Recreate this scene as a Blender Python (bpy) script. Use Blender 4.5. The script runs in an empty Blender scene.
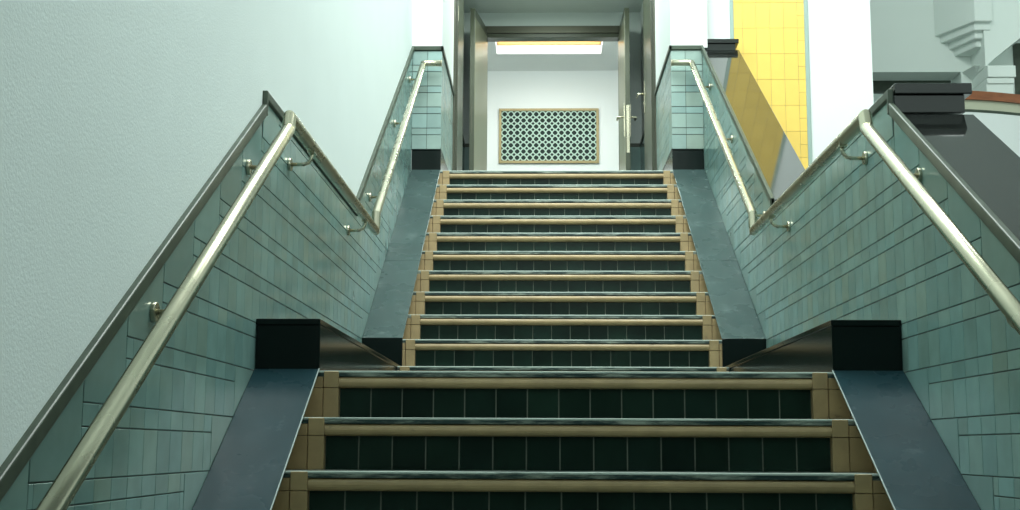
import bpy, bmesh, math, random
from mathutils import Vector, Matrix
random.seed(7)
C = bpy.context.scene.collection
SC = bpy.context.scene

# ------------------------------------------------------------------ dimensions
D = 4.414          # nosing of the landing (y); landing level is z = 0
T = 0.2745         # going
R = 0.16357        # rise
Y1 = 6.797         # first nosing of the upper flight
NUP = 11           # risers of the upper flight
YT = Y1 + 10 * T   # top nosing, 9.542
ZT = NUP * R       # 1.799
S = R / T
HW = 0.80          # half width of the nosings
XI = 0.868         # inner edge of the sloping slabs
XS = 0.925         # ends of the steps, below the overhang of the slabs
XWL, XWR = 1.09, 1.106     # tiled faces of the side walls, left and right
def wallx(side): return XWL if side < 0 else XWR
FLOOR = -11 * R    # -1.799
YD1 = 10.85        # first door line
YD2 = 12.80        # second door line
YBACK = 14.80      # white wall with the grille

# ------------------------------------------------------------------ materials
def lin(r, g, b):
    f = lambda c: (c / 12.92 if c <= 0.04045 else ((c + 0.055) / 1.055) ** 2.4)
    return (f(r / 255), f(g / 255), f(b / 255), 1)

def mat(name, col, rough=0.5, metal=0.0, spec=0.5, var=0.0, vscale=8.0, bump=0.0, bscale=60.0,
        coat=0.0, scuff=None, tint=False, rvar=0.0, ior=1.5, stretch=None):
    m = bpy.data.materials.new(name); m.use_nodes = True
    nt = m.node_tree; b = nt.nodes['Principled BSDF']; L = nt.links.new
    b.inputs['Base Color'].default_value = col
    b.inputs['Roughness'].default_value = rough
    b.inputs['Metallic'].default_value = metal
    b.inputs['IOR'].default_value = ior
    b.inputs['Specular IOR Level'].default_value = spec
    b.inputs['Coat Weight'].default_value = coat
    b.inputs['Coat Roughness'].default_value = 0.05
    tc = nt.nodes.new('ShaderNodeTexCoord')
    src = tc.outputs['Object']
    if stretch:
        mp = nt.nodes.new('ShaderNodeMapping'); mp.inputs['Scale'].default_value = stretch
        L(src, mp.inputs['Vector']); src = mp.outputs['Vector']
    out = None
    if var > 0:
        n = nt.nodes.new('ShaderNodeTexNoise'); n.inputs['Scale'].default_value = vscale
        n.inputs['Detail'].default_value = 6; L(src, n.inputs['Vector'])
        mr = nt.nodes.new('ShaderNodeMapRange'); mr.inputs['From Min'].default_value = 0.3; mr.inputs['From Max'].default_value = 0.7
        mr.inputs['To Min'].default_value = 1 - var; mr.inputs['To Max'].default_value = 1 + var
        L(n.outputs['Fac'], mr.inputs['Value'])
        mx = nt.nodes.new('ShaderNodeVectorMath'); mx.operation = 'SCALE'; mx.inputs[0].default_value = col[:3]
        L(mr.outputs['Result'], mx.inputs['Scale']); out = mx.outputs['Vector']
    if tint:
        a = nt.nodes.new('ShaderNodeAttribute'); a.attribute_name = 'tint'
        mm = nt.nodes.new('ShaderNodeVectorMath'); mm.operation = 'MULTIPLY'
        L(a.outputs['Color'], mm.inputs[0])
        if out: L(out, mm.inputs[1])
        else: mm.inputs[1].default_value = col[:3]
        out = mm.outputs['Vector']
    if scuff:
        scol, lo, hi, ss, st = scuff
        mp = nt.nodes.new('ShaderNodeMapping'); mp.inputs['Scale'].default_value = st
        L(tc.outputs['Object'], mp.inputs['Vector'])
        n = nt.nodes.new('ShaderNodeTexNoise'); n.inputs['Scale'].default_value = ss
        n.inputs['Detail'].default_value = 8; n.inputs['Roughness'].default_value = 0.7
        L(mp.outputs['Vector'], n.inputs['Vector'])
        mr = nt.nodes.new('ShaderNodeMapRange'); mr.inputs['From Min'].default_value = lo; mr.inputs['From Max'].default_value = hi
        L(n.outputs['Fac'], mr.inputs['Value'])
        mi = nt.nodes.new('ShaderNodeMix'); mi.data_type = 'RGBA'
        L(mr.outputs['Result'], mi.inputs['Factor'])
        if out: L(out, mi.inputs['A'])
        else: mi.inputs['A'].default_value = col
        mi.inputs['B'].default_value = scol
        out = mi.outputs['Result']
    if out: L(out, b.inputs['Base Color'])
    if rvar > 0:
        n = nt.nodes.new('ShaderNodeTexNoise'); n.inputs['Scale'].default_value = 5; n.inputs['Detail'].default_value = 5
        L(src, n.inputs['Vector'])
        mr = nt.nodes.new('ShaderNodeMapRange'); mr.inputs['From Min'].default_value = 0.3; mr.inputs['From Max'].default_value = 0.7
        mr.inputs['To Min'].default_value = max(0.0, rough - rvar); mr.inputs['To Max'].default_value = rough + rvar
        L(n.outputs['Fac'], mr.inputs['Value']); L(mr.outputs['Result'], b.inputs['Roughness'])
    if bump > 0:
        n = nt.nodes.new('ShaderNodeTexNoise'); n.inputs['Scale'].default_value = bscale; n.inputs['Detail'].default_value = 3
        L(src, n.inputs['Vector'])
        bp = nt.nodes.new('ShaderNodeBump'); bp.inputs['Strength'].default_value = bump; bp.inputs['Distance'].default_value = 0.004
        L(n.outputs['Fac'], bp.inputs['Height']); L(bp.outputs['Normal'], b.inputs['Normal'])
    return m

def emis(name, col, s):
    m = bpy.data.materials.new(name); m.use_nodes = True
    nt = m.node_tree; nt.nodes.clear()
    e = nt.nodes.new('ShaderNodeEmission'); o = nt.nodes.new('ShaderNodeOutputMaterial')
    e.inputs['Color'].default_value = col; e.inputs['Strength'].default_value = s
    nt.links.new(e.outputs[0], o.inputs[0]); return m

M = {}
M['plaster'] = mat('rough_plaster', (0.755, 0.825, 0.815, 1), 0.9, bump=0.22, bscale=160, var=0.012, vscale=3)
M['white'] = mat('white_paint', (0.75, 0.785, 0.775, 1), 0.75, bump=0.05, bscale=30)
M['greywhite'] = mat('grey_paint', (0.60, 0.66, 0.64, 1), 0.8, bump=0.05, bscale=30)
M['tile'] = mat('glazed_green_tile', (0.210, 0.345, 0.322, 1), 0.2, spec=0.5, var=0.10, vscale=9, tint=True, bump=0.05, bscale=14, rvar=0.06)
M['plain'] = mat('glazed_border_tile', (0.205, 0.330, 0.305, 1), 0.2, spec=0.5, var=0.08, vscale=6, tint=True, bump=0.05, bscale=10, rvar=0.06)
M['tile_grout'] = mat('dark_grout', (0.055, 0.070, 0.063, 1), 0.9)
M['cap'] = mat('dark_green_cap', (0.050, 0.068, 0.048, 1), 0.42, spec=0.35, var=0.25, vscale=12)
M['black'] = mat('black_slab', (0.014, 0.038, 0.047, 1), 0.28, spec=0.08, var=0.15, vscale=4, rvar=0.05,
                 scuff=((0.10, 0.13, 0.14, 1), 0.60, 0.85, 9.0, (1.0, 1.0, 1.0)))
M['slabworn'] = mat('worn_black_slab', (0.042, 0.072, 0.070, 1), 0.28, spec=0.25, var=0.12, vscale=4, rvar=0.06,
                 scuff=((0.14, 0.19, 0.185, 1), 0.56, 0.8, 7.0, (1.0, 1.0, 1.0)))
M['blackpol'] = mat('black_polished_stone', (0.012, 0.014, 0.013, 1), 0.06, spec=0.6, ior=1.62)
M['blacktile'] = mat('black_kerb_tile', (0.005, 0.010, 0.009, 1), 0.16, spec=0.2)
M['edge'] = mat('pale_worn_edge', (0.30, 0.36, 0.35, 1), 0.35)  # even pale tone for the thin edge strips
M['tan'] = mat('tan_ceramic', (0.43, 0.305, 0.155, 1), 0.38, var=0.13, vscale=14, rvar=0.08,
               scuff=((0.10, 0.075, 0.045, 1), 0.62, 0.80, 22.0, (0.6, 1, 1)))
M['worn'] = mat('worn_arris', (0.52, 0.60, 0.55, 1), 0.4, scuff=((0.14, 0.18, 0.17, 1), 0.55, 0.72, 12.0, (0.3, 1, 1)))  # pale colour paints the light caught on the arris, along with wear
M['piertile'] = mat('pale_glazed_tile', (0.31, 0.425, 0.40, 1), 0.2, var=0.06, vscale=8, tint=True)
M['riser'] = mat('dark_green_tile', (0.012, 0.029, 0.021, 1), 0.25, spec=0.12, var=0.25, vscale=5, tint=True)
M['riser_grout'] = mat('pale_grout', (0.20, 0.22, 0.18, 1), 0.9)
M['tread'] = mat('tread_tile', (0.025, 0.050, 0.047, 1), 0.28, spec=0.5,
                 scuff=((0.32, 0.36, 0.31, 1), 0.47, 0.62, 16.0, (0.35, 1, 2.0)))
M['steel'] = mat('satin_steel', (0.58, 0.55, 0.42, 1), 0.27, metal=1.0, rvar=0.05, bump=0.02, bscale=120)
M['bronze'] = mat('bronze_metal', (0.085, 0.085, 0.062, 1), 0.35, metal=0.5, var=0.1, vscale=3)
M['doorleaf'] = mat('brown_door', (0.060, 0.068, 0.046, 1), 0.3, spec=0.4, var=0.08, vscale=4, stretch=(1, 1, 0.15))
M['doorpale'] = mat('pale_metal_leaf', (0.27, 0.27, 0.19, 1), 0.33, metal=0.5)
M['gold'] = mat('brass_frame', (0.30, 0.24, 0.11, 1), 0.45, metal=0.2, var=0.1)
M['lattice'] = mat('pale_lattice', (0.38, 0.53, 0.45, 1), 0.55)
M['void'] = mat('dark_duct', (0.006, 0.02, 0.016, 1), 0.8)
M['yellow'] = mat('yellow_tile', (0.83, 0.57, 0.13, 1), 0.25, tint=True, var=0.03)
M['yellow_grout'] = mat('tan_grout', (0.42, 0.37, 0.22, 1), 0.9)
M['yellowpaint'] = mat('amber_frame', (0.74, 0.42, 0.10, 1), 0.5)
M['greytrim'] = mat('grey_green_trim', (0.30, 0.40, 0.36, 1), 0.5)
M['wood'] = mat('red_brown_wood', (0.26, 0.085, 0.03, 1), 0.35, var=0.2, vscale=6, stretch=(0.4, 4, 4))
M['hallwhite'] = mat('pale_green_paint', (0.78, 0.85, 0.81, 1), 0.8, bump=0.05, bscale=30)
M['cream'] = mat('cream_panel', (0.48, 0.49, 0.37, 1), 0.6)
M['stone'] = mat('floor_stone', (0.16, 0.18, 0.17, 1), 0.35, var=0.1)
M['sky'] = emis('skylight_glass', (1.0, 0.98, 0.93, 1), 7.0)

# ------------------------------------------------------------------ mesh helpers
class MB:
    def __init__(s): s.bm = bmesh.new(); s.tl = s.bm.loops.layers.float_color.new('tint')
    def face(s, pts, tint=(1, 1, 1), mi=0):
        vs = [s.bm.verts.new(p) for p in pts]
        f = s.bm.faces.new(vs); f.material_index = mi
        for l in f.loops: l[s.tl] = (*tint, 1)
        return f
    def solid(s, a, b, tint=(1, 1, 1), mi=0):
        """two matching loops joined into a closed solid"""
        n = len(a)
        va = [s.bm.verts.new(p) for p in a]; vb = [s.bm.verts.new(p) for p in b]
        fs = [s.bm.faces.new(va), s.bm.faces.new(vb[::-1])]
        for i in range(n):
            j = (i + 1) % n
            fs.append(s.bm.faces.new((va[j], va[i], vb[i], vb[j])))
        for f in fs:
            f.material_index = mi
            for l in f.loops: l[s.tl] = (*tint, 1)
        return fs
    def box(s, x0, x1, y0, y1, z0, z1, tint=(1, 1, 1), mi=0):
        return s.solid([(x0, y0, z0), (x1, y0, z0), (x1, y1, z0), (x0, y1, z0)],
                [(x0, y0, z1), (x1, y0, z1), (x1, y1, z1), (x0, y1, z1)], tint, mi)
    def prism_x(s, yz, x0, x1, tint=(1, 1, 1), mi=0):
        return s.solid([(x0, y, z) for y, z in yz], [(x1, y, z) for y, z in yz], tint, mi)
    def prism_y(s, xz, y0, y1, tint=(1, 1, 1), mi=0):
        return s.solid([(x, y0, z) for x, z in xz], [(x, y1, z) for x, z in xz], tint, mi)
    def prism_z(s, xy, z0, z1, tint=(1, 1, 1), mi=0):
        return s.solid([(x, y, z0) for x, y in xy], [(x, y, z1) for x, y in xy], tint, mi)
    def tube(s, pts, r, n=20, cap=True, mi=0):
        """mitred tube along a polyline"""
        pts = [Vector(p) for p in pts]
        dirs = [(pts[i + 1] - pts[i]).normalized() for i in range(len(pts) - 1)]
        u = Vector((1, 0, 0))
        if abs(dirs[0].dot(u)) > 0.9: u = Vector((0, 0, 1))
        u = (u - dirs[0] * u.dot(dirs[0])).normalized(); v = dirs[0].cross(u)
        ring = [pts[0] + r * (math.cos(2 * math.pi * k / n) * u + math.sin(2 * math.pi * k / n) * v) for k in range(n)]
        rings = [ring]
        for i in range(len(dirs)):
            d = dirs[i]; p = pts[i + 1]
            nrm = (d + dirs[i + 1]).normalized() if i + 1 < len(dirs) else d
            ring = [q + d * ((p - q).dot(nrm) / d.dot(nrm)) for q in ring]
            rings.append(ring)
        fs = []; pairs = []
        soft = n <= 16
        if soft:
            vr = [[s.bm.verts.new(q) for q in rg] for rg in rings]; pairs = list(zip(vr, vr[1:]))
        else:
            for ra, rb in zip(rings, rings[1:]): pairs.append(([s.bm.verts.new(q) for q in ra], [s.bm.verts.new(q) for q in rb]))
            vr = [pairs[0][0], pairs[-1][1]]
        for a, b in pairs:
            for k in range(n):
                f = s.bm.faces.new((a[k], a[(k + 1) % n], b[(k + 1) % n], b[k])); f.smooth = True; fs.append(f)
        if cap: fs += [s.bm.faces.new(vr[0][::-1]), s.bm.faces.new(vr[-1])]
        for f in fs:
            f.material_index = mi
            for l in f.loops: l[s.tl] = (1, 1, 1, 1)
    def build(s, name, m, parent=None, bevel=0.0, seg=2):
        bmesh.ops.recalc_face_normals(s.bm, faces=s.bm.faces)
        me = bpy.data.meshes.new(name); s.bm.to_mesh(me); s.bm.free()
        for mm in (m if isinstance(m, (list, tuple)) else [m]): me.materials.append(M[mm])
        o = bpy.data.objects.new(name, me); C.objects.link(o)
        if parent:
            o.parent = parent
            o.matrix_parent_inverse = Matrix.Translation(-Vector(parent.get('_w', (0, 0, 0))))
        if bevel:
            b = o.modifiers.new('bevel', 'BEVEL'); b.width = bevel; b.segments = seg; b.limit_method = 'ANGLE'; b.angle_limit = 0.6
            b.harden_normals = False
        return o

def tag(o, label=None, cat=None, group=None, kind=None):
    if label: o['label'] = label
    if cat: o['category'] = cat
    if group: o['group'] = group
    if kind or cat: o['kind'] = kind or 'thing'
    return o
def empty(name, loc, label, cat, group=None, kind=None):
    o = bpy.data.objects.new(name, None); C.objects.link(o); o.location = loc; o.empty_display_size = 0.05
    o['_w'] = tuple(loc)
    return tag(o, label, cat, group, kind)
def struct(o): o['kind'] = 'structure'; return o

# ------------------------------------------------------------------ lens of the camera; at(x, y, Y) turns a measured picture point at depth Y into metres
pitch, yaw, roll = 0.14725, 0.02392, 0.00448
FOC = 1300.0
def ray(u, v):
    c, s = math.cos(roll), math.sin(roll); u, v = c * u + s * v, -s * u + c * v
    X, Y, Z = u / FOC, 1.0, -v / FOC
    c, s = math.cos(pitch), math.sin(pitch); Y, Z = c * Y - s * Z, s * Y + c * Z
    c, s = math.cos(yaw), math.sin(yaw); X, Y = c * X - s * Y, s * X + c * Y
    return Vector((X, Y, Z))
EYE = Vector((-0.1148, 0, -0.2562))
def at(px, py, Y):
    d = ray(px - 510, py - 255); p = EYE + d * (Y / d.y)
    return p.x, p.z
def ax(px, py, Y): return at(px, py, Y)[0]
def az(px, py, Y): return at(px, py, Y)[1]

# ------------------------------------------------------------------ levels of caps
def nos_lo(y): return (y - D) * S
def nos_up(y): return R + (y - Y1) * S
YK = 4.43; YK2 = 6.75
def cap_top(y):
    if y < YK: return 0.938 + (y - YK) * 0.598
    if y < YK2: return 0.988
    return min(1.05 + (y - YK2) * 0.615, 2.765)
CAPY = YK2 + (2.765 - 1.05) / 0.615    # ~9.54

# ------------------------------------------------------------------ tiles on the side walls
HT = 0.112; GZ = 0.0031; GY = 0.0028; TW = 0.1145; TH = 0.007
def tile_tint(small=False):
    v = random.uniform(0.90, 1.10); w = random.uniform(-0.05, 0.05)
    if random.random() < 0.10: w += 0.08
    return (v * (1 + w), v, v * (1 - w * 0.6))
def tile_wall(side, parent):
    """glazed tiles with open joints, standing proud of the wall body; side -1 = left, +1 = right"""
    fld, brd = MB(), MB()
    xf = side * wallx(side); xb = side * (wallx(side) + TH)
    def tile(mb, poly, tint):
        # poly in (y, z), already shrunk
        mb.prism_x(poly, xf, xb, tint)
    def shrink(poly, gy, gz):
        cy = sum(p[0] for p in poly) / len(poly); cz = sum(p[1] for p in poly) / len(poly)
        return [(p[0] + (gy if p[0] < cy else -gy), p[1] + (gz if p[1] < cz else -gz)) for p in poly]
    yend = YT; ymin = 0.9
    def start(k):
        return D - (4 - k) * T if k <= 4 else (YK if k == 5 else Y1 + (k - 5) * T)
    def end(k):
        if k < 0: return D + k * T
        return min(max(Y1 + (k - 1) * T, Y1 + T if k < 2 else 0), yend)
    for k in range(-11, 17):
        z0, z1, z2 = k * R, k * R + HT, (k + 1) * R
        a, b = max(start(k), ymin), end(k)
        if k == 5: a = YK + T
        if z0 > 2.72: continue
        if a < b - 0.02:
            n0 = math.ceil((a + 0.02) / TW); ys = [a] + [n * TW for n in range(n0, int((b - 0.02) / TW) + 1)] + [b]
            for (za, zb) in ((z0, z1), (z1, z2)):
                if za > 2.73: continue
                for p, q in zip(ys, ys[1:]):
                    if q - p < 0.012: continue
                    top = min(zb, cap_top(p) - 0.035)
                    if top - za < 0.02: continue
                    tile(fld, [(p + GY / 2, za + GZ / 2), (q - GY / 2, za + GZ / 2), (q - GY / 2, top - GZ / 2), (p + GY / 2, top - GZ / 2)], tile_tint())
        # triangular border piece along the slab
        if k < 0 or k >= 2:
            e0, e1 = (D + k * T, D + (k + 1) * T) if k < 0 else (Y1 + (k - 1) * T, Y1 + k * T)
            if e0 < yend - 0.02 and e0 > ymin:
                g = 0.004
                if e1 <= yend + 0.01:
                    tile(brd, [(e0 + g, z0 + 0.008), (e1 - 0.01, z2 - GZ / 2), (e0 + g, z2 - GZ / 2)], tile_tint())
    # border pieces below the sloping caps
    for k in range(-12, 17):
        a, b = start(k), start(k + 1)
        if k == 4: b = YK
        if k == 5: a, b = YK, YK + T
        if k == 4: a = start(4); 
        if b < ymin or b - a < 0.03: continue
        if k >= 6 or k < 4:
            zb = (k + 1) * R
            if k == 6: pass
            b2 = min(b, yend)
            if a >= yend - 0.05: continue
            ta, tb = cap_top(max(a, 0.3)) - 0.03, cap_top(b2 - 1e-4) - 0.03
            if ta - zb < 0.01: continue
            tile(brd, [(a + 0.003, zb + GZ / 2), (b2 - 0.003, zb + GZ / 2), (b2 - 0.003, tb), (a + 0.003, ta)], tile_tint())
        if k == 5:
            tile(brd, [(YK + 0.003, 5 * R + GZ / 2), (YK + T - 0.003, 5 * R + GZ / 2), (YK + T - 0.003, 0.955), (YK + 0.003, 0.955)], tile_tint())
    # strips left between the landing field, the first cap kink and the upper cap
    tile(brd, [(start(3) + T + 0.003, 5 * R + GZ / 2), (YK - 0.003, 5 * R + GZ / 2), (YK - 0.003, cap_top(YK - 0.001) - 0.03), (start(3) + T + 0.003, cap_top(start(4)) - 0.03)], tile_tint()) if YK - start(4) > 0.03 else None
    tile(brd, [(YK2 + 0.003, 6 * R + GZ / 2), (Y1 + T - 0.003, 6 * R + GZ / 2), (Y1 + T - 0.003, cap_top(Y1 + T) - 0.03), (YK2 + 0.003, cap_top(YK2 + .001) - 0.03)], tile_tint())
    o1 = fld.build('tile_field', 'tile', parent, bevel=0.0012, seg=1)
    o2 = brd.build('border_tiles', 'plain', parent, bevel=0.0012, seg=1)
    o2['label'] = 'large plain border tiles'
    return o1, o2

def cap_trim(side, parent):
    h = 0.045; pr = 0.012
    mb = MB(); x0, x1 = side * (wallx(side) - pr), side * (wallx(side) + (0.02 if side < 0 else 0.0085))
    def strip(p, q, t=h):
        mb.prism_x([(p[0], p[1]), (q[0], q[1]), (q[0], q[1] - t), (p[0], p[1] - t)], x0, x1)
    y0 = 0.9
    strip((y0, cap_top(y0)), (YK - 0.001, cap_top(YK - 0.001)))
    mb.prism_x([(YK, 0.988), (YK2, 0.988), (YK2, 0.956), (YK + 0.022, 0.956), (YK + 0.022, 0.90), (YK, 0.90)], x0, x1)
    strip((YK2, cap_top(YK2 + 1e-4)), (CAPY, 2.765))
    mb.prism_x([(YK2, 0.988), (YK2, 1.05), (YK2 + 0.02, 1.06), (YK2 + 0.02, 0.956), (YK2, 0.956)], x0, x1)
    xa, xb = sorted((side * (XI - pr), side * (wallx(side) + (0.02 if side < 0 else 0.008))))
    mb.box(xa, xb, YT - pr, YT + 0.01, 2.731, 2.765)
    xa, xb = sorted((side * (XI - pr), side * (XI + 0.01)))
    mb.box(xa, xb, YT - pr, YD1 - 0.02, 2.731, 2.765)
    o = mb.build('cap_trim', 'cap', parent, bevel=0.004)

def pier_tiles(side, parent):
    mb = MB()
    xs = [side * XI, side * (XI + 0.108), side * (wallx(side))]
    zs = []
    for k in range(12, 17):
        zs += [(k * R, k * R + HT), (k * R + HT, (k + 1) * R)]
    for za, zb in zs:
        zb = min(zb, 2.73)
        if zb - za < 0.02: continue
        for a, b in zip(xs, xs[1:]):
            a, b = sorted((a, b))
            mb.box(a + 0.0015, b - 0.0015, YT, YT + TH, za + 0.0025, zb - 0.0025, tile_tint())
        ys = [YT + TH + i * TW for i in range(0, 11)] + [YD1 - 0.03]
        for p, q in zip(ys, ys[1:]):
            xa, xb = sorted((side * XI, side * (XI + TH)))
            mb.box(xa, xb, p + 0.001, q - 0.001, za + 0.0025, zb - 0.0025, tile_tint())
    mb.build('pier_tiles', 'piertile', parent, bevel=0.001, seg=1)

# ------------------------------------------------------------------ SETTING: walls
# left wall: tall plaster wall with a tiled dado
w = MB()
w.prism_x([(-5, FLOOR), (-5, 6.0), (YT + 0.01, 6.0), (YT + 0.01, FLOOR)], -XWL - TH + 0.001, -XWL - 0.35)
wl = struct(w.build('wall_left', 'plaster'))
g = MB()
poly_lo = [(0.9, FLOOR), (YT, FLOOR), (YT, 2.74), (YK2, cap_top(YK2 + 1e-4) - 0.03), (YK2, 0.96), (YK, 0.96), (YK, cap_top(YK - .001) - 0.03), (0.9, cap_top(0.9) - 0.03)]
def grout(side, parent):
    g = MB()
    # three convex pieces follow the cap
    for P in ([(0.9, FLOOR), (YK, FLOOR), (YK, cap_top(YK - .001) - 0.02), (0.9, cap_top(0.9) - 0.02)],
              [(YK, -0.5), (YK2, -0.5), (YK2, 0.97), (YK, 0.97)],
              [(YK2, -0.5), (YT, -0.5), (YT, 2.745), (YK2, cap_top(YK2 + 1e-4) - 0.02)]):
        g.prism_x(P, side * (wallx(side) + 0.0035), side * (wallx(side) + TH + 0.0005))
    g.build('joint_bed', 'tile_grout', parent)
grout(-1, wl); tile_wall(-1, wl); cap_trim(-1, wl)

# right wall: low parapet, tiled on the stair side
w = MB()
XO = 1.372
def par_top(y): return cap_top(y) - 0.05
for P in ([(0.9, FLOOR), (YK, FLOOR), (YK, 0.86), (0.9, 0.86 + (0.9 - YK) * 0.598)],
          [(YK, FLOOR), (Y1, FLOOR), (Y1, 0.885), (YK, 0.885)],
          [(Y1, FLOOR), (YT + 0.15, FLOOR), (YT + 0.15, 2.68), (YT, 2.68), (Y1, 0.98)]):
    w.prism_x(P, XWR + TH - 0.001, XO)
wr = struct(w.build('wall_right', 'greywhite'))
grout(1, wr); tile_wall(1, wr); cap_trim(1, wr)

# piers either side of the first doors
for side, nm in ((-1, 'wall_pier_left'), (1, 'wall_pier_right')):
    w = MB()
    xa, xb = sorted((side * (XI + TH - 0.001), side * (wallx(side) + 0.01)))
    w.box(xa, xb, YT + TH - 0.001, YD1, ZT + 0.18, 2.75)
    xa, xb = sorted((side * XI, side * (wallx(side) + 0.04)))
    w.box(xa, xb, YT, YD1, 2.75, 6.0)
    p = struct(w.build(nm, 'white'))
    w = MB()
    xa, xb = sorted((side * (XI + 0.0035), side * wallx(side))); w.box(xa, xb, YT + 0.0035, YT + TH + .0002, ZT + 0.18, 2.735)
    xa, xb = sorted((side * (XI + 0.0035), side * (XI + TH + .0002))); w.box(xa, xb, YT + 0.0035, YD1 - 0.03, ZT + 0.18, 2.735)
    w.build('joint_bed', 'tile_grout', p)
    pier_tiles(side, p)

# lobby between the two door lines
for side, nm in ((-1, 'wall_lobby_left'), (1, 'wall_lobby_right')):
    w = MB()
    xa, xb = sorted((side * 0.90, side * 1.25))
    w.box(xa, xb, YD1, YD2 + 0.2, ZT, 4.15)
    p = struct(w.build(nm, 'white'))
    w = MB(); xa, xb = sorted((side * 0.885, side * 0.90))
    w.box(xa, xb, YD1 + 0.06, YD2, ZT, 2.74); o = w.build('dado', 'tile', p)
    w = MB(); xa, xb = sorted((side * 0.878, side * 0.90))
    w.box(xa, xb, YD1 + 0.06, YD2, 2.74, 2.775); w.build('dado_cap', 'cap', p)
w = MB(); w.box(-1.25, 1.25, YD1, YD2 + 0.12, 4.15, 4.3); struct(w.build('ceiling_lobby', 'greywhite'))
w = MB()   # wall above the first doors, out of the picture
w.box(-XI, XI, YT + 0.9, YD1 + 0.1, 4.3, 6.0); struct(w.build('wall_above_doors', 'white'))
# partition holding the second door frame
JX0, JX1 = -0.683, 0.696
w = MB()
w.box(-0.90, JX0, YD2, YD2 + 0.12, ZT, 4.15); w.box(JX1, 0.90, YD2, YD2 + 0.12, ZT, 4.15)
w.box(JX0, JX1, YD2, YD2 + 0.12, 4.0, 4.15)
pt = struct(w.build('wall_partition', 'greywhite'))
w = MB()
w.box(-0.90, JX0 - 0.02, YD2 - 0.012, YD2, ZT, 2.74); w.box(JX1 + 0.02, 0.90, YD2 - 0.012, YD2, ZT, 2.74); w.build('dado', 'tile', pt)
w = MB()
w.box(-0.90, JX0 - 0.02, YD2 - 0.02, YD2, 2.74, 2.775); w.box(JX1 + 0.02, 0.90, YD2 - 0.02, YD2, 2.74, 2.775); w.build('dado_cap', 'cap', pt)

# white room behind
w = MB(); w.box(-2.2, 2.2, YBACK, YBACK + 0.2, ZT, 4.8); struct(w.build('wall_back', 'white'))
w = MB(); w.box(-2.3, -2.2, YD2 + 0.12, YBACK, ZT, 4.8); struct(w.build('wall_room_left', 'white'))
w = MB(); w.box(2.2, 2.3, YD2 + 0.12, YBACK, ZT, 4.8); struct(w.build('wall_room_right', 'white'))
SX0, SX1, SY0, SY1, ZC = -0.612, 0.56, 13.20, 14.14, 4.13
w = MB()
q = 0.021
w.box(-2.2, SX0 - q, YD2 + 0.12, YBACK, ZC, ZC + 0.12); w.box(SX1 + q, 2.2, YD2 + 0.12, YBACK, ZC, ZC + 0.12)
w.box(SX0 - q, SX1 + q, YD2 + 0.12, SY0 - q, ZC, ZC + 0.12); w.box(SX0 - q, SX1 + q, SY1 + q, YBACK, ZC, ZC + 0.12)
struct(w.build('ceiling_room', 'white'))
w = MB()          # skylight well
for a in ((SX0 - .02, SX0, SY0 - .02, SY1 + .02), (SX1, SX1 + .02, SY0 - .02, SY1 + .02), (SX0, SX1, SY0 - .02, SY0), (SX0, SX1, SY1, SY1 + .02)):
    w.box(*a, ZC, ZC + 0.36)
win = struct(w.build('window_1', 'white'))
f = MB(); za, zb = ZC + 0.105, ZC + 0.165
f.box(SX0 + 0.02, SX1 - 0.02, SY1 - 0.02, SY1 - 0.001, za, zb); f.box(SX0 + 0.02, SX1 - 0.02, SY0 + 0.001, SY0 + 0.02, za, zb)
f.box(SX0 + 0.001, SX0 + 0.02, SY0 + 0.001, SY1 - 0.001, za, zb); f.box(SX1 - 0.02, SX1 - 0.001, SY0 + 0.001, SY1 - 0.001, za, zb)
fo = f.build('window_frame', 'yellowpaint', win); fo['label'] = 'amber coloured frame'
f = MB(); f.box(SX0 + .001, SX1 - .001, SY0 + .001, SY1 - .001, ZC + 0.30, ZC + 0.32); f.build('window_pane', 'sky', win)

# top landing and floors
w = MB(); w.box(-2.2, 2.2, YT + 0.30, YBACK, ZT - 0.2, ZT - 0.001); struct(w.build('floor_upper', 'stone'))
w = MB(); w.box(-1.2, 9, -5, 1.6, FLOOR - 0.15, FLOOR); struct(w.build('floor', 'stone'))
w = MB(); w.box(XO + 0.01, 9, 1.6, 12.6, FLOOR - 0.15, FLOOR); struct(w.build('floor_hall', 'stone'))
w = MB(); w.box(-1.2, 9, -5, 1.3, 1.0, 1.3); struct(w.build('ceiling_lower_hall', 'greywhite'))
w = MB(); w.box(-1.4, 9, -5.2, -5, FLOOR, 1.3); struct(w.build('wall_front', 'greywhite'))

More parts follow.
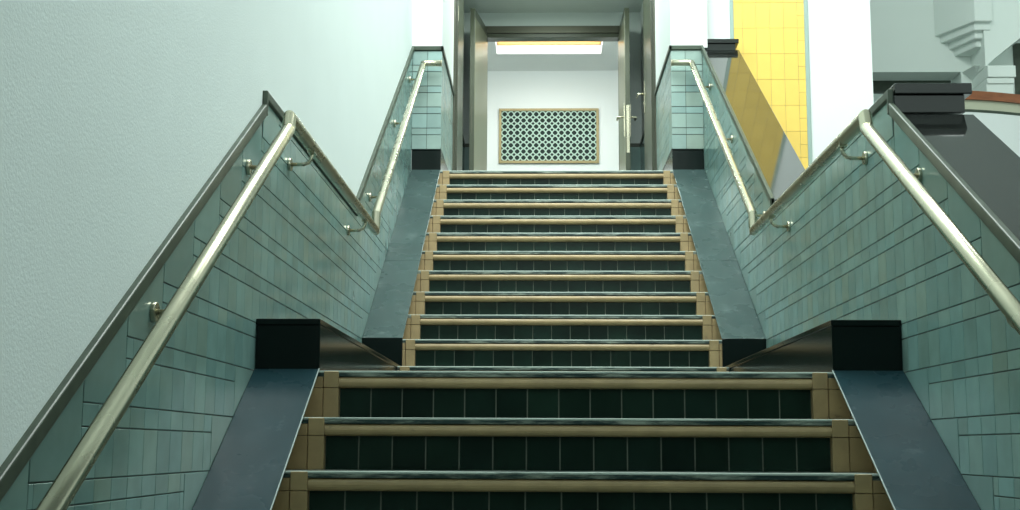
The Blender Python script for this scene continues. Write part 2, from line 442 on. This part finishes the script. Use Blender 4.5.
# ------------------------------------------------------------------ STAIRS
def flight(y_first, z_first, n, label, hidden_from, base):
    """n steps going up from the nosing (y_first, z_first)"""
    root = empty('stair_flight', (0, y_first, base), label, 'stairs', 'tiled stair flights')
    for i in range(n):
        yn, zn = y_first + i * T, z_first + i * R
        xe = XI - 0.003 if (y_first > D and i == 0) else XS
        mb = MB()                                   # tread tile with its scuffed front edge
        depth = T + 0.03
        # landing steps run deeper
        mb.box(-xe, xe, yn + 0.004, yn + depth, zn - 0.019, zn)
        mb.box(-xe, xe, yn + 0.0022, yn + 0.012, zn - 0.0065, zn + 0.0006, mi=1)  # thin strip carrying the painted glint of the worn front edge
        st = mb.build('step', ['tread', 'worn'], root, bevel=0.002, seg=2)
        mb = MB()                                   # tan bullnose below the tread edge
        r = 0.0185; prof = []
        for k in range(9):
            a = math.pi / 2 + math.pi * k / 8
            prof.append((yn + r + math.cos(a) * r, zn - 0.020 - r + math.sin(a) * r))
        prof += [(yn + 0.06, zn - 0.020 - 2 * r), (yn + 0.06, zn - 0.020)]
        fs = mb.prism_x(prof, -HW, HW)
        mb.build('nosing', 'tan', st, bevel=0.001, seg=1)
        mb = MB()                                   # dark riser tiles with pale joints
        mb.box(-HW, HW, yn + 0.034, yn + 0.05, zn - R, zn - 0.057, mi=1)
        for k in range(15):
            a = -HW + k * 2 * HW / 15
            v = random.uniform(0.8, 1.25)
            mb.box(a + 0.0022, a + 2 * HW / 15 - 0.0022, yn + 0.031, yn + 0.04, zn - R + 0.001, zn - 0.058, (v, v, v * random.uniform(.95, 1.05)))
        mb.build('riser', ['riser', 'riser_grout'], st)
        for s in (-1, 1):                           # tan tiles closing the ends of the riser
            mb = MB()
            v = random.uniform(0.95, 1.05)
            xa, xb = sorted((s * HW, s * (HW + 0.052)))
            mb.box(xa + .0006, xb - .0006, yn, yn + 0.05, zn - 0.056, zn - 0.001)
            mb.box(xa + .0006, xb - .0006, yn + 0.001, yn + 0.05, zn - R, zn - 0.0575)
            xa, xb = sorted((s * (HW + 0.0535), s * xe))
            mb.box(xa, xb, yn + 0.004, yn + 0.05, zn - 0.056, zn - 0.0195); mb.box(xa, xb, yn + 0.004, yn + 0.05, zn - R, zn - 0.0575)
            mb.build('end_tile', 'tan', st, bevel=0.0015, seg=1)
    mb = MB()                                       # rough body under the treads
    yz = [(y_first + 0.045, base)]
    for i in range(n):
        yz += [(y_first + i * T + 0.045, z_first + i * R - 0.0195)]
        if i < n - 1: yz += [(y_first + (i + 1) * T + 0.045, z_first + i * R - 0.0195)]
    last = yz[-1]
    yz += [(last[0] + 0.24, last[1]), (last[0] + 0.24, base)]
    # split into convex columns
    for i in range(n):
        a = y_first + i * T + 0.045
        b = a + T if i < n - 1 else a + T - 0.05
        xe = XI - 0.003 if (y_first > D and i == 0) else XS - 0.001
        mb.box(-xe, xe, a, b, base, z_first + i * R - 0.0195)
    mb.build('step_core', 'tile_grout', root)
    return root
lower = flight(D - 10 * T, -10 * R, 11, 'lower flight of broad dark green tiled steps with tan nosings leading up to the landing', 0, FLOOR)
upper = flight(Y1, R, 11, 'upper flight of eleven dark green tiled steps with tan nosings from landing to doorway', 0, -0.02)

# landing
w = MB(); w.box(-XI, XI, D + T + 0.031, Y1 + 0.03, -0.2, 0.0); struct(w.build('floor_landing', 'tread'))

# strings with sloping slabs
def slab(side, lo, label):
    ya, yb = (D - 10.4 * T, D) if lo else (Y1 + T, YT)
    za, zb = (nos_lo(ya), nos_lo(yb)) if lo else (nos_up(ya), nos_up(yb))
    base = FLOOR if lo else 0.0
    root = empty('stair_string', (side * (XI + wallx(side)) / 2, ya, base), label, 'stair string', 'black topped stair strings')
    xa, xb = sorted((side * XI, side * (wallx(side) - 0.0005)))
    za += 0.007; zb += 0.007; t = 0.0062
    mb = MB()
    cuts = [(ya, za), (yb, zb)]
    if not lo:                                  # two lengths of slab with a fine joint
        ym = 8.02; zm = za + (ym - ya) * S
        cuts = [(ya, za), (ym - 0.0015, zm - 0.0015 * S), (ym + 0.0015, zm + 0.0015 * S), (yb, zb)]
    for p, q in zip(cuts[::2], cuts[1::2]):
        mb.prism_x([(p[0], p[1] - t), p, q, (q[0], q[1] - t)], xa, xb)
    o = mb.build('sloping_slab', 'black' if lo else 'slabworn', root, bevel=0.002)
    mb = MB()
    ca, cb_ = sorted((side * (XS + 0.001), side * (wallx(side) - 0.001)))
    mb.prism_x([(ya, za - t - 0.0005), (yb, zb - t - 0.0005), (yb, base if lo else 0.1), (ya, base if lo else 0.178)], ca, cb_)
    o = mb.build('cheek', 'tan', root); o['label'] = 'tan tiled side cheek'
    if lo:
        xe, xf = sorted((side * XI - side * 0.0015, side * XI + side * 0.002))
        mb = MB(); mb.prism_x([(ya, za - 0.003), (ya, za + 0.0015), (yb, zb + 0.0015), (yb, zb - 0.003)], xe, xf)
        o = mb.build('edge_strip', 'edge', root); o['label'] = 'thin pale edge strip'
    if lo is False:
        mb = MB(); mb.box(xa, xb, ya - 0.012, ya, 0.1785, za + 0.001); mb.build('front_face', 'blacktile', root, bevel=0.002)
    return root
slab(-1, True, 'black sloping slab beside the lower steps, below the tall white plaster wall')
slab(1, True, 'black sloping slab beside the lower steps, below the wall with black coping')
slab(-1, False, 'long grey-black sloping slab beside the upper steps, on the white plaster wall side')
slab(1, False, 'long grey-black sloping slab with pale scuffs beside upper steps, on the yellow tile side')

# low black kerbs along the landing and at the top
def kerb(side, top, label):
    xa, xb = sorted((side * XI, side * (wallx(side) - 0.0005)))
    if not top: y0, y1, z0 = D, Y1 + T - 0.013, 0.0
    else: y0, y1, z0 = YT + 0.002, YD1 - 0.03, ZT
    z1 = z0 + 0.178
    root = empty('stone_kerb', ((xa + xb) / 2, y0, z0), label, 'kerb', 'black stone kerbs')
    mb = MB(); mb.box(xa + 0.002, xb, y0 + 0.004, y1, z0, z1 - 0.022)
    mb.build('kerb_body', 'blacktile', root, bevel=0.002)
    mb = MB(); mb.box(xa, xb, y0, y1, z1 - 0.021, z1); mb.build('kerb_cap', 'blacktile', root, bevel=0.003)
kerb(-1, False, 'low black kerb along the landing below the white plaster wall')
kerb(1, False, 'low black kerb along the landing below the wall with black coping')
kerb(-1, True, 'small dark kerb at top of the stairs below the pier beside the plaster wall')
kerb(1, True, 'small dark kerb at top of the stairs below the pier beside yellow tiles')

# black coping on the right parapet
XC0, XC1 = XWR + 0.010, 1.384
def coping(lo, label):
    mb = MB(); t = 0.03
    if lo: a, b = (0.9, 0.894 + (0.9 - 4.42) * 0.598), (4.42, 0.894)
    else: a, b = (Y1 + 0.05, 1.058), (YT, 2.73)
    mb.prism_x([a, b, (b[0], b[1] - t), (a[0], a[1] - t)], XC0, XC1)
    o = mb.build('coping_slab', 'blackpol', bevel=0.003)
    tag(o, label, 'coping slab', 'polished black coping slabs')
    # metal arris on the stair side
    mb = MB(); mb.prism_x([(a[0], a[1] + 0.03), (b[0], b[1] + (0.03 if lo else 0.02)), (b[0], b[1] - 0.005), (a[0], a[1] - 0.005)], XC0 - 0.0012, XC0 - 0.0002)
    e = mb.build('edge_strip', 'cap', o); e['label'] = 'dark metal edge strip'
    mb = MB(); mb.prism_x([(a[0], a[1] + 0.0335), (b[0], b[1] + (0.0335 if lo else 0.0235)), (b[0], b[1] + (0.030 if lo else 0.020)), (a[0], a[1] + 0.030)], XC0 - 0.0012, XC0 - 0.0002)
    mb.build('edge_lip', 'edge', o)['label'] = 'thin pale lip'
coping(True, 'wide polished black coping sloping down the outer wall beside the lower steps')
coping(False, 'polished black coping sloping beside the upper steps, reflecting the yellow tiles')
def coping_block(y0, y1, z0, label, hb=0.064, hc=0.040):
    root = empty('coping_block', ((XC0 + XC1) / 2, y0, z0), label, 'coping block', 'black coping blocks')
    mb = MB(); mb.box(XC0, XC1 - 0.024, y0 + 0.012, y1, z0, z0 + hb); mb.build('block_body', 'blackpol', root, bevel=0.003)
    mb = MB(); mb.box(XC0, XC1, y0, y1, z0 + hb + 0.0005, z0 + hb + hc); mb.build('block_cap', 'blackpol', root, bevel=0.004)
coping_block(4.42, Y1 - 0.002, 0.903, 'large stepped black block at the head of the wide lower coping')
coping_block(YT + 0.001, YT + 0.138, 2.731, 'small black block at the head of the coping beside the yellow tiles', 0.052, 0.036)

# ------------------------------------------------------------------ HANDRAILS
RR = 0.0235
def rail_z(y):
    if y < 4.44: return 0.868 + (y - 4.44) * 0.598
    if y < 6.86: return 0.892
    return 0.985 + (y - 6.86) * 0.622
def handrail(side, ys, label):
    XR = wallx(side) - 0.09
    root = empty('handrail', (side * XR, 1.9, rail_z(1.9)), label, 'handrail', 'steel handrails')
    mb = MB(); x = side * XR
    yb = 1.75
    pts = [(x, yb, rail_z(yb)), (x, 4.425, 0.845), (x, 4.445, 0.892), (x, 6.845, 0.892), (x, 6.86, 0.985), (x, 9.43, 2.585), (x, 9.455, 2.600)]
    pts2 = [(x, 9.455, 2.600), (side * 0.862, 9.46, 2.606)]
    mb.tube(pts[:-1] + [(x, 9.452, 2.600), (x - side * 0.02, 9.458, 2.606), (side * 0.866, 9.46, 2.607)], RR, 28)
    mb.build('rail', 'steel', root)
    mb = MB(); mb.tube([(side * 0.868, 9.46, 2.607), (side * 0.860, 9.46, 2.607)], RR + 0.002, 28)
    mb.build('end_cap', 'steel', root)
    for y in ys:
        zr = rail_z(y); zw = zr - 0.068; xw = side * wallx(side)
        mb = MB()
        mb.tube([(xw - side * 0.012, y, zw), (x + side * 0.030, y, zw), (x + side * 0.014, y, zw + 0.006), (x + side * 0.004, y, zw + 0.018), (x, y, zw + 0.034), (x, y, zr - RR + 0.003)], 0.0075, 12)
        sl = 0.0 if 4.44 < y < 6.86 else 0.6
        mb.solid([(x - 0.014, y - 0.03, zr - RR - 0.004 - 0.03 * sl), (x + 0.014, y - 0.03, zr - RR - 0.004 - 0.03 * sl), (x + 0.014, y + 0.03, zr - RR - 0.004 + 0.03 * sl), (x - 0.014, y + 0.03, zr - RR - 0.004 + 0.03 * sl)],
                 [(x - 0.014, y - 0.03, zr - RR + 0.004 - 0.03 * sl), (x + 0.014, y - 0.03, zr - RR + 0.004 - 0.03 * sl), (x + 0.014, y + 0.03, zr - RR + 0.004 + 0.03 * sl), (x - 0.014, y + 0.03, zr - RR + 0.004 + 0.03 * sl)])
        br = mb.build('bracket', 'steel', root)
        mb = MB(); mb.tube([(xw, y, zw), (xw - side * 0.012, y, zw)], 0.026, 24)
        mb.build('wall_plate', 'steel', br, bevel=0.002)
handrail(-1, (2.26, 3.231, 4.209, 4.90, 6.44, 7.231, 8.395, 9.30), 'steel handrail running up the wall below the tall white plaster')
handrail(1, (2.20, 3.16, 4.132, 4.80, 6.32, 6.99, 8.108, 9.12), 'steel handrail running up the low wall with black coping')

# ------------------------------------------------------------------ DOORS
# second frame: jambs and head
w = MB()
w.box(JX0, JX0 + 0.02, YD2 - 0.03, YD2 + 0.13, ZT, 3.88); w.box(JX1 - 0.02, JX1, YD2 - 0.03, YD2 + 0.13, ZT, 3.88)
tr = struct(w.build('trim_1', 'bronze', bevel=0.003))
w = MB(); w.box(JX0, JX1, YD2 - 0.03, YD2 + 0.13, 3.925, 4.0); w.build('frame_head', 'bronze', tr, bevel=0.003)
w = MB(); w.box(JX0, JX1, YD2 - 0.015, YD2 + 0.13, 3.883, 3.924); w.build('head_stop', 'doorleaf', tr, bevel=0.002)

def lever(parent, x, y, z, side, axis, plate_h=0.24, m='steel'):
    """long plate with a lever; plate lies on the leaf face (normal along x)"""
    mb = MB(); xa, xb = sorted((x, x - side * 0.008))
    mb.box(xa, xb, y - 0.022, y + 0.022, z - plate_h * 0.6, z + plate_h * 0.4)
    pl = mb.build('handle_plate', m, parent, bevel=0.003)
    mb = MB()
    mb.tube([(x - side * 0.008, y, z), (x - side * 0.055, y, z), (x - side * 0.060, y + 0.006, z), (x - side * 0.062, y + 0.12, z)], 0.010, 14)
    mb.tube([(x - side * 0.008, y, z - 0.09), (x - side * 0.016, y, z - 0.09)], 0.012, 14)
    mb.build('lever', m, pl)

# pair opening towards the stairs, hinged on the second frame
def leaf2(name, side, xh, dx):
    """leaf from hinge (xh, YD2) to free edge (xh+dx, YD2-0.64)"""
    y0, y1 = YD2 - 0.66, YD2 - 0.035
    mb = MB(); t = 0.045 * side
    mb.prism_z([(xh, y1), (xh + dx, y0), (xh + dx + t, y0), (xh + t, y1)], ZT + 0.01, 3.97)
    d = struct(mb.build(name, 'doorleaf', bevel=0.002))
    # inner face sheet of pale metal
    mb = MB(); e = -0.003 * side; f0 = 0.02
    mb.prism_z([(xh, y1 - 0.01), (xh + dx * 0.98, y0 + 0.012), (xh + dx * 0.98 + e, y0 + 0.012), (xh + e, y1 - 0.01)], ZT + 0.02, 3.88)
    o = mb.build('door_panel', 'doorpale', d); o['label'] = 'pale metal face'
    return d
d1 = leaf2('door_1', -1, JX0 + 0.02, -0.093)
mb = MB(); mb.box(-0.785, -0.778, YD2 - 0.664, YD2 - 0.658, 2.72, 3.02); mb.build('lock_plate', 'bronze', d1)
d2 = leaf2('door_2', 1, JX1 - 0.02, 0.019)
mb = MB(); mb.box(0.703, 0.733, YD2 - 0.666, YD2 - 0.659, 2.53, 3.00); lp = mb.build('lock_plate', 'steel', d2, bevel=0.002)
mb = MB(); yh = YD2 - 0.59; zh = 2.897
mb.tube([(0.692, yh, zh), (0.632, yh, zh), (0.626, yh + 0.008, zh), (0.626, yh + 0.11, zh)], 0.010, 14)
mb.tube([(0.740, yh, zh), (0.795, yh, zh), (0.800, yh + 0.008, zh), (0.800, yh + 0.11, zh)], 0.010, 14)
mb.box(0.682, 0.692, yh - 0.022, yh + 0.022, 2.70, 3.02)
mb.box(0.738, 0.748, yh - 0.022, yh + 0.022, 2.70, 3.02)
mb.build('lever_handle', 'steel', d2)

# pair at the first door line, folded back against the lobby walls
for name, side in (('door_3', -1), ('door_4', 1)):
    mb = MB(); xa, xb = sorted((side * 0.838, side * 0.874))
    mb.box(xa, xb, YD1 + 0.02, YD1 + 0.86, ZT + 0.008, 4.12)
    d = struct(mb.build(name, 'doorleaf', bevel=0.003))
    mb = MB()
    xa, xb = sorted((side * 0.834, side * 0.838))
    mb.box(xa, xb, YD1 + 0.03, YD1 + 0.05, ZT + 0.05, 4.0)
    mb.build('edge_bead', 'bronze', d)
    if side > 0: lever(d, 0.838, YD1 + 0.76, 2.96, 1, 'x', 0.30)
    else:
        mb = MB(); mb.box(-0.838, -0.832, YD1 + 0.035, YD1 + 0.06, 3.42, 3.56); mb.build('hinge', 'steel', d)
# slim bronze frame posts at the first door line
for n, side in ((2, -1), (3, 1)):
    mb = MB(); xa, xb = sorted((side * 0.855, side * 0.90))
    mb.box(xa, xb, YD1 - 0.03, YD1 + 0.018, ZT, 4.3)
    struct(mb.build('trim_%d' % n, 'bronze', bevel=0.003))

# ------------------------------------------------------------------ GRILLE on the back wall
gx0, gx1, gz0, gz1 = -0.605, 0.560, 3.015, 3.668
gr = empty('ventilation_grille', ((gx0 + gx1) / 2, YBACK, gz0), 'wide brass framed grille with dark lattice openings on the white wall', 'grille')
fw = 0.03
mb = MB()
y0, y1 = YBACK - 0.028, YBACK - 0.0005
mb.box(gx0, gx1, y0, y1, gz0, gz0 + fw); mb.box(gx0, gx1, y0, y1, gz1 - fw, gz1)
mb.box(gx0, gx0 + fw, y0, y1, gz0 + fw, gz1 - fw); mb.box(gx1 - fw, gx1, y0, y1, gz0 + fw, gz1 - fw)
mb.build('frame', 'gold', gr, bevel=0.003)
mb = MB(); mb.box(gx0 + fw, gx1 - fw, YBACK - 0.004, YBACK - 0.001, gz0 + fw, gz1 - fw); mb.build('duct', 'void', gr)
mb = MB()
nx, nz = 15, 8
px = (gx1 - gx0 - 2 * fw) / nx; pz = (gz1 - gz0 - 2 * fw) / nz
yf = YBACK - 0.016
for i in range(nx):
    for j in range(nz):
        cx = gx0 + fw + (i + 0.5) * px; cz = gz0 + fw + (j + 0.5) * pz
        q = 0.28   # corner cut = half of the small hole
        # ring order counter-clockwise from bottom-left
        o8 = [(-0.5 + q, -0.5), (0.5 - q, -0.5), (0.5, -0.5 + q), (0.5, 0.5 - q), (0.5 - q, 0.5), (-0.5 + q, 0.5), (-0.5, 0.5 - q), (-0.5, -0.5 + q)]
        h = 0.36
        i8 = [(-0.11, -h), (0.11, -h), (h, -0.11), (h, 0.11), (0.11, h), (-0.11, h), (-h, 0.11), (-h, -0.11)]
        for a in range(8):
            b = (a + 1) % 8
            pts = [o8[a], o8[b], i8[b], i8[a]]
            mb.prism_y([(cx + p[0] * px, cz + p[1] * pz) for p in pts], yf, yf + 0.008)
mb.build('lattice', 'lattice', gr)

# ------------------------------------------------------------------ RIGHT: wall with the yellow tiles
YY = YT + 0.165
w = MB(); w.box(XWR + 0.011, 2.424, YY, YY + 0.3, FLOOR, 6.0); struct(w.build('wall_side', 'white'))
yp = empty('tiled_pilaster', (1.64, YY, FLOOR), 'tall yellow tiled strip with grey edges on the white wall', 'tiled strip')
px0, px1 = 1.371, 1.913
mb = MB(); mb.box(px0, px1, YY - 0.006, YY - 0.0005, FLOOR, 5.6); mb.build('tile_bed', 'yellow_grout', yp)
mb = MB(); tw, th = 0.105, 0.204
nrow = int((5.6 - FLOOR) / th)
for r_ in range(nrow):
    z0 = 3.36 - 25 * th + r_ * th + 0.0
    if z0 < FLOOR: continue
    xs = [px1 - 0.055 - i * tw for i in range(0, 6)]
    x_hi = px1
    cuts = [px0] + sorted(x for x in xs if x > px0 + 0.02)
    for a, b in zip(cuts, cuts[1:]):
        v = random.uniform(0.95, 1.05)
        mb.box(a + .0012, b - .0012, YY - 0.010, YY - 0.005, z0 + .0012, z0 + th - .0012, (v, v, v))
    for dz in (0, th / 2):
        v = random.uniform(0.95, 1.05)
        mb.box(cuts[-1] + .0012, px1 - .0012, YY - 0.010, YY - 0.005, z0 + dz - th / 2 + .0012, z0 + dz - .0012, (v, v, v))
mb.build('yellow_tiles', 'yellow', yp)
for a, b in ((px0 - 0.028, px0), (px1, px1 + 0.03)):
    mb = MB(); mb.box(a, b, YY - 0.014, YY - 0.0005, FLOOR, 5.6); mb.build('edge_trim', 'greytrim', yp, bevel=0.003)

# ------------------------------------------------------------------ RIGHT BACKGROUND: hall wall with arch, corbel and balustrade
YB, YP = 12.4, 12.0
w = MB()
w.box(2.2, ax(961, 72, YB), YB, YB + 0.3, az(940, 72, YB), 6.3); w.box(ax(961, 72, YB), 6.5, YB, YB + 0.3, ZT, 6.3)
struct(w.build('wall_hall', 'hallwhite'))
w = MB(); w.box(2.2, 6.5, YB + 2.6, YB + 2.8, ZT - 0.5, 4.2); struct(w.build('wall_passage', 'greywhite'))
w = MB(); w.box(2.2, ax(951, 84, 12.8), 12.8, 12.9, az(940, 91, 12.8), az(940, 76, 12.8)); struct(w.build('trim_4', 'cap'))
# arch running off to the right above a pier
X0 = ax(985.5, 66, YP); X1 = ax(1013, 85, YP)
zc0, zc1 = az(985, 81, YP), az(985, 66.5, YP)
w = MB(); w.box(X0, X1, YP, YB - 0.001, ZT, zc0 - 0.03)
struct(w.build('wall_pier', 'hallwhite'))
w = MB()
a0 = at(985.5, 66.4, YP); a1 = at(1020, 38, YP)
dx, dz = a1[0] - a0[0], a1[1] - a0[1]
# the intrados rises in a shallow curve
pts = [a0, (a0[0] + dx * 0.5, a0[1] + dz * 0.52), a1, (a0[0] + dx * 1.6, a0[1] + dz * 1.52), (a0[0] + dx * 2.6, a0[1] + dz * 2.1), (a0[0] + dx * 4.2, a0[1] + dz * 2.5)]
for p, q in zip(pts, pts[1:]):
    w.prism_y([p, q, (q[0], 6.3), (p[0], 6.3)], YP, YB - 0.001)
struct(w.build('wall_arch', 'hallwhite'))
w = MB(); xd = ax(1012, 75, YB) + 0.02
w.box(xd, 6.4, YB - 0.012, YB - 0.001, ZT, zc1 + 0.35); struct(w.build('trim_5', 'cap'))
cp = MB(); x_r = ax(1016, 72, YP - .04)
cp.box(X0 + 0.004, x_r, YP - 0.04, YB - 0.002, zc0 + 0.028, zc1 - 0.001); cp.box(X0 + 0.004, x_r - 0.012, YP - 0.02, YB - 0.002, zc0 - 0.029, zc0 + 0.027)
tag(cp.build('pier_capital', 'hallwhite', bevel=0.006), 'pale moulded capital at the springing of the arch above the wooden rail', 'capital')
# stepped corbel under a chamfered projection of the wall
cb = empty('stepped_corbel', (ax(965, 60, YP), YP, az(965, 80, YP)), 'pale stepped plaster corbel hanging where the arch meets the grey wall', 'corbel')
tiers = [(-60, 21.0, 934.5, 35.0, 975.0, 992.7, 11.93), (21.0, 30.0, 940.0, 40.5, 974.5, 990.8, 11.985), (30.0, 38.5, 948.7, 46.0, 975.0, 989.0, 12.04), (38.5, 47.0, 954.0, 53.0, 976.0, 987.5, 12.095)]
for n_, (yt, yb_, xl, yl, xm, xr, yf) in enumerate(tiers):
    zb = az(xm, yb_, yf); zt = az(xm, yt, yf) + (0.0 if n_ else 0.0)
    # the left end meets the wall where its lower edge is seen at (xl, yl)
    mb = MB()
    plan = [(ax(xm, yb_, yf), yf), (ax(xr, yb_, yf), yf), (ax(xr, yb_, yf), YB - 0.001), (ax(xl, yl, YB), YB - 0.001)]
    mb.prism_z(plan, zb, min(zt, 6.3))
    mb.build('tier' if n_ else 'projection', 'hallwhite', cb, bevel=0.008)
mb = MB()
z0, z1 = az(975, 79, 12.2), az(975, 65, 12.15)
a = [(ax(961, 65, YB), YB - 0.001), (ax(974, 62, 12.15), 12.15), (ax(985, 62, 12.15), 12.15), (ax(985, 62, 12.15), YB - 0.001)]
b = [(ax(977, 79, YB), YB - 0.001), (ax(978, 79, 12.36), 12.36), (ax(980, 79, 12.36), 12.36), (ax(980, 79, 12.36), YB - 0.001)]
mb.solid([(x, y, z1) for x, y in a], [(x, y, z0) for x, y in b]); mb.build('pendant', 'hallwhite', cb, bevel=0.006)

# balustrade with wooden rail
YR = 11.6
zr0, zr1 = az(1020, 103.5, YR), az(1020, 95, YR)
bl = empty('balustrade', (ax(1010, 100, YR), YR, ZT), 'balustrade with curved red-brown wooden rail over cream and white panels below the arch', 'balustrade')
N = 16; xs0 = ax(955, 100, YR)
def arc(i, off=0.0):
    t = i / N
    return xs0 + t * 1.6, YR - 0.13 + 0.14 * (t / 0.35) ** 1.5 * (1 if t < 0.5 else 1) + off
def strip(name, za, zb, off, m, d=0.06):
    mb = MB()
    pin = [arc(i, off) for i in range(N + 1)]; pout = [(x, y + d) for x, y in pin]
    mb.prism_z(pin + pout[::-1], za, zb)
    return mb.build(name, m, bl)
strip('wooden_rail', zr0, zr1, -0.03, 'wood', 0.11)
zp = az(1020, 114, YR)
strip('upper_panel', zp + 0.012, zr0, 0.0, 'cream')
strip('dark_band', zp - 0.012, zp + 0.012, -0.004, 'cap')
strip('lower_panel', ZT, zp - 0.012, 0.0, 'white')
w = MB(); w.box(2.45, 6.5, 11.4, YB + 2.6, ZT - 0.25, ZT - 0.001); struct(w.build('floor_gallery', 'stone'))

# ------------------------------------------------------------------ LIGHT
wd = bpy.data.worlds.new('hall_daylight'); SC.world = wd; wd.use_nodes = True
bg = wd.node_tree.nodes['Background']; bg.inputs['Color'].default_value = (0.80, 1.0, 0.93, 1); bg.inputs['Strength'].default_value = 0.75
def area(name, loc, rot, sx, sy, power, col=(1, 1, 1)):
    l = bpy.data.lights.new(name, 'AREA'); l.shape = 'RECTANGLE'; l.size = sx; l.size_y = sy; l.energy = power; l.color = col
    o = bpy.data.objects.new(name, l); C.objects.link(o); o.location = loc; o.rotation_euler = rot
    return o
area('hall_skylight', (0.2, 6.2, 6.25), (0, 0, 0), 2.2, 4.6, 500, (0.90, 1.0, 0.95))
area('hall_window', (0.6, -4.6, 3.9), (math.radians(90), 0, 0), 5.5, 3.4, 130, (0.93, 1.0, 0.96))  # unseen fill behind the camera, added to brighten front faces; no window built
area('lobby_lamp', (0, 11.5, 4.1), (0, 0, 0), 0.6, 0.4, 45, (0.86, 1, 0.90))  # fill added to lift the dim lobby; no fitting stands here
area('room_lamp', (0, 13.05, 4.05), (math.radians(20), 0, 0), 1.6, 0.15, 36, (0.92, 1, 0.96))  # fill added out of sight behind the frame head to brighten the back room
area('side_skylight', (3.5, 5.2, 6.2), (math.radians(38), 0, 0), 1.5, 1.6, 170, (0.92, 1, 0.96))  # fill added under the closed ceiling to brighten the hall on the right
w = MB()
w.box(-1.44, -0.95, -5, 12.7, 6.3, 6.5); w.box(1.35, 9, -5, 12.7, 6.3, 6.5); w.box(-0.95, 1.35, -5, 3.85, 6.3, 6.5); w.box(-0.95, 1.35, 8.55, 12.7, 6.3, 6.5)
struct(w.build('ceiling', 'white'))

# ------------------------------------------------------------------ CAMERA
fwd = ray(0, 0); right = (ray(1, 0) - fwd).normalized(); up = (ray(0, -1) - fwd).normalized(); fwd.normalize()
cam = bpy.data.cameras.new('camera'); co = bpy.data.objects.new('camera', cam); C.objects.link(co)
cam.sensor_fit = 'HORIZONTAL'; cam.sensor_width = 36; cam.lens = FOC * 36 / 1020; cam.clip_start = 0.05
m = Matrix((right, up, -fwd)).transposed().to_4x4(); m.translation = Vector((-0.1148, 0, -0.2562)); co.matrix_world = m
SC.camera = co
for o in bpy.data.objects:
    if '_w' in o: del o['_w']
vs = SC.view_settings
vs.view_transform = 'Standard'; vs.look = 'None'; vs.exposure = 0.0; vs.gamma = 1.0; vs.use_curve_mapping = False
